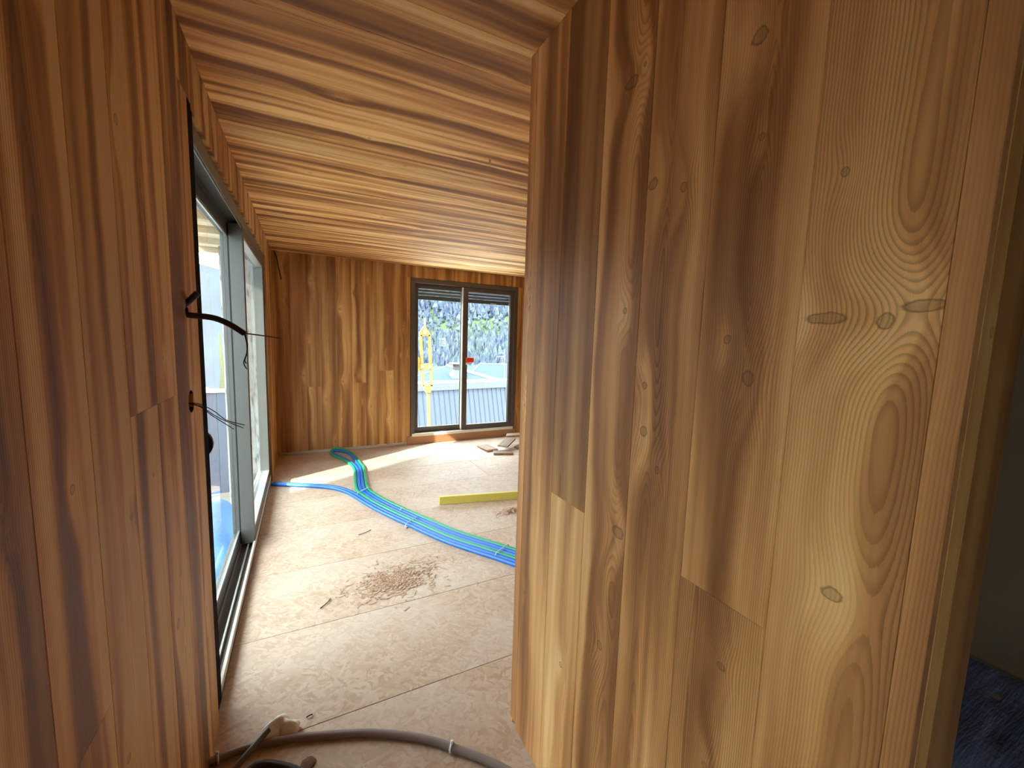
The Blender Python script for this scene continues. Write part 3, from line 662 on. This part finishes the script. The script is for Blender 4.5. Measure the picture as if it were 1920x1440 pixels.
# ------------------------------------------------------------------ outside, beyond the back window
def E(x, y, Y): return at(x, y, 1, Y)
def ground_h(X, Y):
    r_ = math.hypot(X-5, Y)
    h = -8 if r_ < 62 else -8+(r_-62)*.40
    return h+(2.5*math.sin(X*.035+1)+2*math.sin(Y*.045+X*.02)+1.2*math.sin(X*.11+Y*.09))*min(1, max(0, (r_-50)/60))
t = NT('hazed_hillside_meadow'); c = t.coord(); x, y, z = t.sep(c)
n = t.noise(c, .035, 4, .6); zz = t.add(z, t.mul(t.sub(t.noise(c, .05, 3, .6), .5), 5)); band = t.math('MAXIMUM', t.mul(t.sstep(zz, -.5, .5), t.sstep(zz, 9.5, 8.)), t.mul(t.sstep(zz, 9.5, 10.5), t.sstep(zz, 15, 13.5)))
HILL = t.fin(t.mix(band, t.ramp(n, [(.3, (.012, .018, .030)), (.7, (.022, .030, .040))]), (.055, .074, .036)), .95, .05)  # bluish ground colour has the distance haze mixed in
vs, fs = [], []; NX, NY = 110, 70
for j in range(NY):
    for i in range(NX):
        Y_ = 18+(j/(NY-1))**1.25*330; X_ = 4+i/(NX-1)*330-.04*Y_
        vs.append((X_, Y_, ground_h(X_, Y_)))
for j in range(NY-1):
    for i in range(NX-1): fs.append((j*NX+i, j*NX+i+1, (j+1)*NX+i+1, (j+1)*NX+i))
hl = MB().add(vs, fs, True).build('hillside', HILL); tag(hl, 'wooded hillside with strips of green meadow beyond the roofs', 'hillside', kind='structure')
t = NT('hazed_bare_trees'); c = t.coord(); n = t.noise(c, .09, 3, .6); n2 = t.noise(c, .6, 3, .7)
TREE = t.fin(t.mix(t.sstep(n2, .4, .7), t.ramp(n, [(.3, (.028, .041, .075)), (.5, (.047, .062, .088)), (.7, (.045, .068, .050))]), (.090, .102, .112)), .95, .05)  # blue-grey crowns carry painted aerial haze, no volume
r = random.Random(3); mb = MB(); bm = bmesh.new(); bmesh.ops.create_icosphere(bm, subdivisions=1, radius=1); bm.verts.ensure_lookup_table()
sv = [v.co.copy() for v in bm.verts]; sf = [[v.index for v in f.verts] for f in bm.faces]; bm.free()
sv = [Vector((0, 0, -1)), Vector((1, 0, -.2)), Vector((-.5, .87, -.1)), Vector((-.5, -.87, 0)), Vector((.3, .2, 1))]
sf = [(0, 2, 1), (0, 3, 2), (0, 1, 3), (1, 2, 4), (2, 3, 4), (3, 1, 4)]
for _ in range(26000):
    Y_ = 64+170*r.random()**1.3; az = r.uniform(-.12, .85); X_ = 3+Y_*math.tan(az)
    h = ground_h(X_, Y_)
    if (.5 < h < 6.3+1.2*math.sin(X_*.15) and r.random() > .22) or (6 < h < 12.5 and X_ < .30*Y_ and r.random() > .45): continue          # meadow strips
    k_ = .65 if .5 < h < 6.3 else 1.; s = r.uniform(.4, 1.15)*k_; hh = r.uniform(.8, 2.2)*k_; rot = r.uniform(0, 6.28); c_, s_ = math.cos(rot), math.sin(rot)
    mb.add([(X_+(p.x*c_-p.y*s_)*s, Y_+(p.x*s_+p.y*c_)*s, h+hh*.7+p.z*hh*r.uniform(.7, 1.2)) for p in sv], sf)
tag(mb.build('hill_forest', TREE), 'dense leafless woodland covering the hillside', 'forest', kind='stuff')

mv, mf = [], []
for i in range(41):
    a_ = -2.4+i/40*2.6; R_ = 900
    for j in range(7): mv.append((math.sin(a_)*(R_+j*60), math.cos(a_)*(R_+j*60), -170+(j/6)**.8*(370+60*math.sin(a_*5)+30*math.sin(a_*17+j))))
for i in range(40):
    for j in range(6): k = i*7+j; mf.append((k, k+1, k+8, k+7))
tag(MB().add(mv, mf, True).build('far_mountain', simple('hazed_grey_mountain', (.075, .085, .095), 1., .05, var=.25, scale=.01)), 'mountain far beyond the yard with haze put into its pale colour', 'mountain', kind='structure')  # haze is painted into the pale mountain colour
# near neighbour: steep metal-clad face with a flat coping
ZINC = simple('zinc_cladding', (.028, .036, .051), .5, .4, .0, .06, 3.); ZLT = simple('light_flashing', (.045, .046, .05), .5, .4, 0, .05, 3.)
nb = tag(empty('metal_clad_house', (7, 20.5, -8)), 'neighbouring house with steep grey standing seam metal cladding', 'house')
A_, B_ = E(783, 733, 20.), E(948, 728, 20.6); d = (B_-A_); d.z = 0; d.normalize(); nrm = Vector((-d.y, d.x, 0)); zt = A_.z; slope = (B_.z-A_.z)/((B_-A_).x)
base = A_-d*2.6; PW = .285
for i in range(40):
    p0 = base+d*(PW*i); p1 = p0+d*(PW-.012); dn = Vector((0, 0, -5.2))-nrm*1.35
    sub(MB().prism([p0, p1, p1+dn, p0+dn], nrm*.05), 'cladding_panel', ZINC, nb)
    sub(MB().prism([p1, p1+d*.016, p1+d*.016+dn, p1+dn], -nrm*.035), 'seam', ZINC, nb)
e0, e1 = base-d*.1, base+d*(PW*40+.1)
cap = MB(); cap.prism([e0-nrm*.16, e1-nrm*.16, e1-nrm*.16+Vector((0, 0, .36)), e0-nrm*.16+Vector((0, 0, .36))], nrm*.5); sub(cap, 'coping', ZLT, nb)
core = MB(); core.prism([e0+nrm*.1, e1+nrm*.1, e1+nrm*.1+Vector((0, 0, -6.5)), e0+nrm*.1+Vector((0, 0, -6.5))], nrm*4.0); sub(core, 'wall_body', ROUGH, nb)
# farther house: hipped metal roofs, chimney, aerial
fh = tag(empty('hip_roof_house', (12, 30, -8)), 'farther house with hipped grey metal roofs and a chimney', 'house')
ROOF = simple('slate_blue_metal', (.030, .046, .068), .7, .08, 0, .06, 3.)
ap, l0, r0 = E(838, 686, 31.), E(752, 716, 26.), E(962, 722, 25.)
rb = Vector((ap.x+3, 37, r0.z)); lb2 = Vector((l0.x, 37, l0.z))
sub(MB().add([ap, l0, r0, rb, lb2, l0+Vector((0, 0, -.2)), r0+Vector((0, 0, -.2)), rb+Vector((0, 0, -.2)), lb2+Vector((0, 0, -.2))],
   [(0, 1, 2), (0, 2, 3), (0, 3, 4), (0, 4, 1), (1, 2, 6, 5), (2, 3, 7, 6), (3, 4, 8, 7), (4, 1, 5, 8), (5, 6, 7, 8)]), 'hip_roof', ROOF, fh)
WHF = simple('white_flashing', (.14, .14, .135), .5)
sub(MB().tube([ap+Vector((0, 0, .02)), r0], .15, 6), 'hip_flashing', WHF, fh); sub(MB().tube([ap, l0], .05, 6), 'hip_flashing', WHF, fh)
ra, rb2, rl = E(900, 682, 37.), E(985, 684, 37.), E(860, 699, 35.)
rbase = E(990, 725, 31.); rbl = E(862, 722, 31.)
sub(MB().add([ra, rb2, rbase, rbl, ra+Vector((0, 5, -2)), rb2+Vector((0, 5, -2)), rbl+Vector((0, 9, 0)), rbase+Vector((0, 9, 0))],
   [(0, 1, 2, 3), (0, 4, 5, 1), (0, 3, 6, 4), (1, 5, 7, 2), (4, 6, 7, 5), (3, 2, 7, 6)]), 'rear_roof', ROOF, fh)
sub(MB().tube([rb2, ra, (ra+rbl)/2], .06, 6), 'ridge_flashing', WHF, fh)
zb = E(850, 716, 25.5).z
sub(MB().box(l0.x+.3, r0.x-.3, 26.2, 36, -9, l0.z-.15), 'house_body', ROUGH, fh)
cb = E(858, 700, 27.6); ct = E(858, 681, 27.6); hw = .26
CH = simple('chimney_stone', (.05, .043, .042), .9)
chim = sub(MB().box(cb.x-hw, cb.x+hw, 27.4, 27.9, cb.z-.4, ct.z-.05), 'chimney', CH, fh); bpy.context.view_layer.update()
def ch_part(mb, n, mt):
    o = mb.build(n, mt); o.parent = chim; o.matrix_parent_inverse = chim.matrix_world.inverted()
ch_part(MB().box(cb.x-.50, cb.x+.34, 27.25, 28.05, ct.z-.05, ct.z+.03), 'chimney_cap', WHF)
sb_ = E(850, 714, 26.9)
ch_part(MB().add([(cb.x-hw-.02, 27.38, cb.z+.25), (cb.x+hw+.02, 27.38, cb.z+.25), (cb.x+hw+.15, 26.75, sb_.z), (cb.x-hw-.45, 26.75, sb_.z), (cb.x-hw-.02, 28, cb.z+.25), (cb.x+hw+.02, 28, cb.z+.25), (cb.x+hw+.15, 28, sb_.z), (cb.x-hw-.45, 28, sb_.z)],
   [(0, 1, 2, 3), (0, 3, 7, 4), (1, 5, 6, 2), (0, 4, 5, 1), (3, 2, 6, 7), (4, 7, 6, 5)]), 'flashing_skirt', simple('grey_green_lead', (.05, .062, .068), .5))
aer = tag(empty('roof_aerial', E(946, 716, 24.5)), 'thin rooftop aerial with horizontal rods by the hipped roof', 'aerial')
a0 = E(946, 716, 24.5); a1 = E(946, 655, 24.5)
sub(MB().tube([a0+Vector((0, 0, -1)), a1], .03, 6), 'mast', WHF, aer)
for yy, xx in ((669, 931), (662, 936), (681, 940)):
    sub(MB().tube([E(xx, yy, 24.5), E(947, yy, 24.5)], .025, 6), 'rod', WHF, aer)
# yellow lifting machine close to the window
YEL = simple('crane_yellow', (.125, .076, .006), .45, .5, var=.08); CY = 11.0
cr = tag(empty('yellow_crane_mast', (E(805, 805, CY).x, CY, -8)), 'yellow crane mast with forked frame and lifting wire outside the back window', 'crane')
def cq(x, y, dy=0.): return E(x, y, CY+dy)
def plate(poly, th, name, mat, y=0.): sub(MB().prism([cq(a, b, y) for a, b in poly], (0, th, 0)), name, mat, cr)
plate([(797, 610), (805, 622), (807, 630), (789, 630), (787, 624)], .14, 'head_plate', YEL)
plate([(796, 613), (801, 622), (798, 627), (792, 626)], .02, 'head_cheek', simple('cheek_yellow_plate', (.42, .30, .05), .5), -.03)  # cheek plate in a brighter yellow than the head plate
for xa, xb in ((787.5, 791.5), (803.5, 807.5)):
    plate([(xa, 628), (xb, 628), (xb+3, 686), (xa+2.5, 686)], .10, 'side_bar', YEL)
    plate([(xa+3, 688), (xb+3, 688), (xb+3.5, 724), (xa+4, 724)], .10, 'side_bar', YEL)
plate([(788, 683), (811, 682), (811, 692), (789, 692)], .16, 'cross_block', YEL, -.03)
for xx in (792, 806):
    c_ = cq(xx, 687, -.05); sub(MB().tube([c_, c_+Vector((0, .02, 0))], .045, 12), 'pivot_pin', simple('pale_steel_pin', (.15, .11, .08), .4), cr)
plate([(780, 662), (789, 675), (790, 694), (780, 698)], .12, 'side_arm', YEL, .05)
plate([(793, 722), (811, 722), (809, 732), (806, 738), (801, 738), (796, 731)], .12, 'fork_throat', YEL)
lo0, lo1 = cq(803.5, 737), cq(805.5, 806); dd = (lo1-lo0); end = lo0+dd*((-8.2-lo0.z)/dd.z)
sub(MB().prism([lo0+Vector((-.035, 0, 0)), lo0+Vector((.035, 0, 0)), end+Vector((.035, 0, 0)), end+Vector((-.035, 0, 0))], (0, .10, 0)), 'boom', YEL, cr)
sub(MB().tube([cq(797, 611, .05), cq(796, 596, .05)], .03, 8), 'hook_link', WHF, cr)
sub(MB().tube([cq(796, 597, .05), cq(794, 470, .05)], .008, 6), 'lifting_wire', CON, cr)
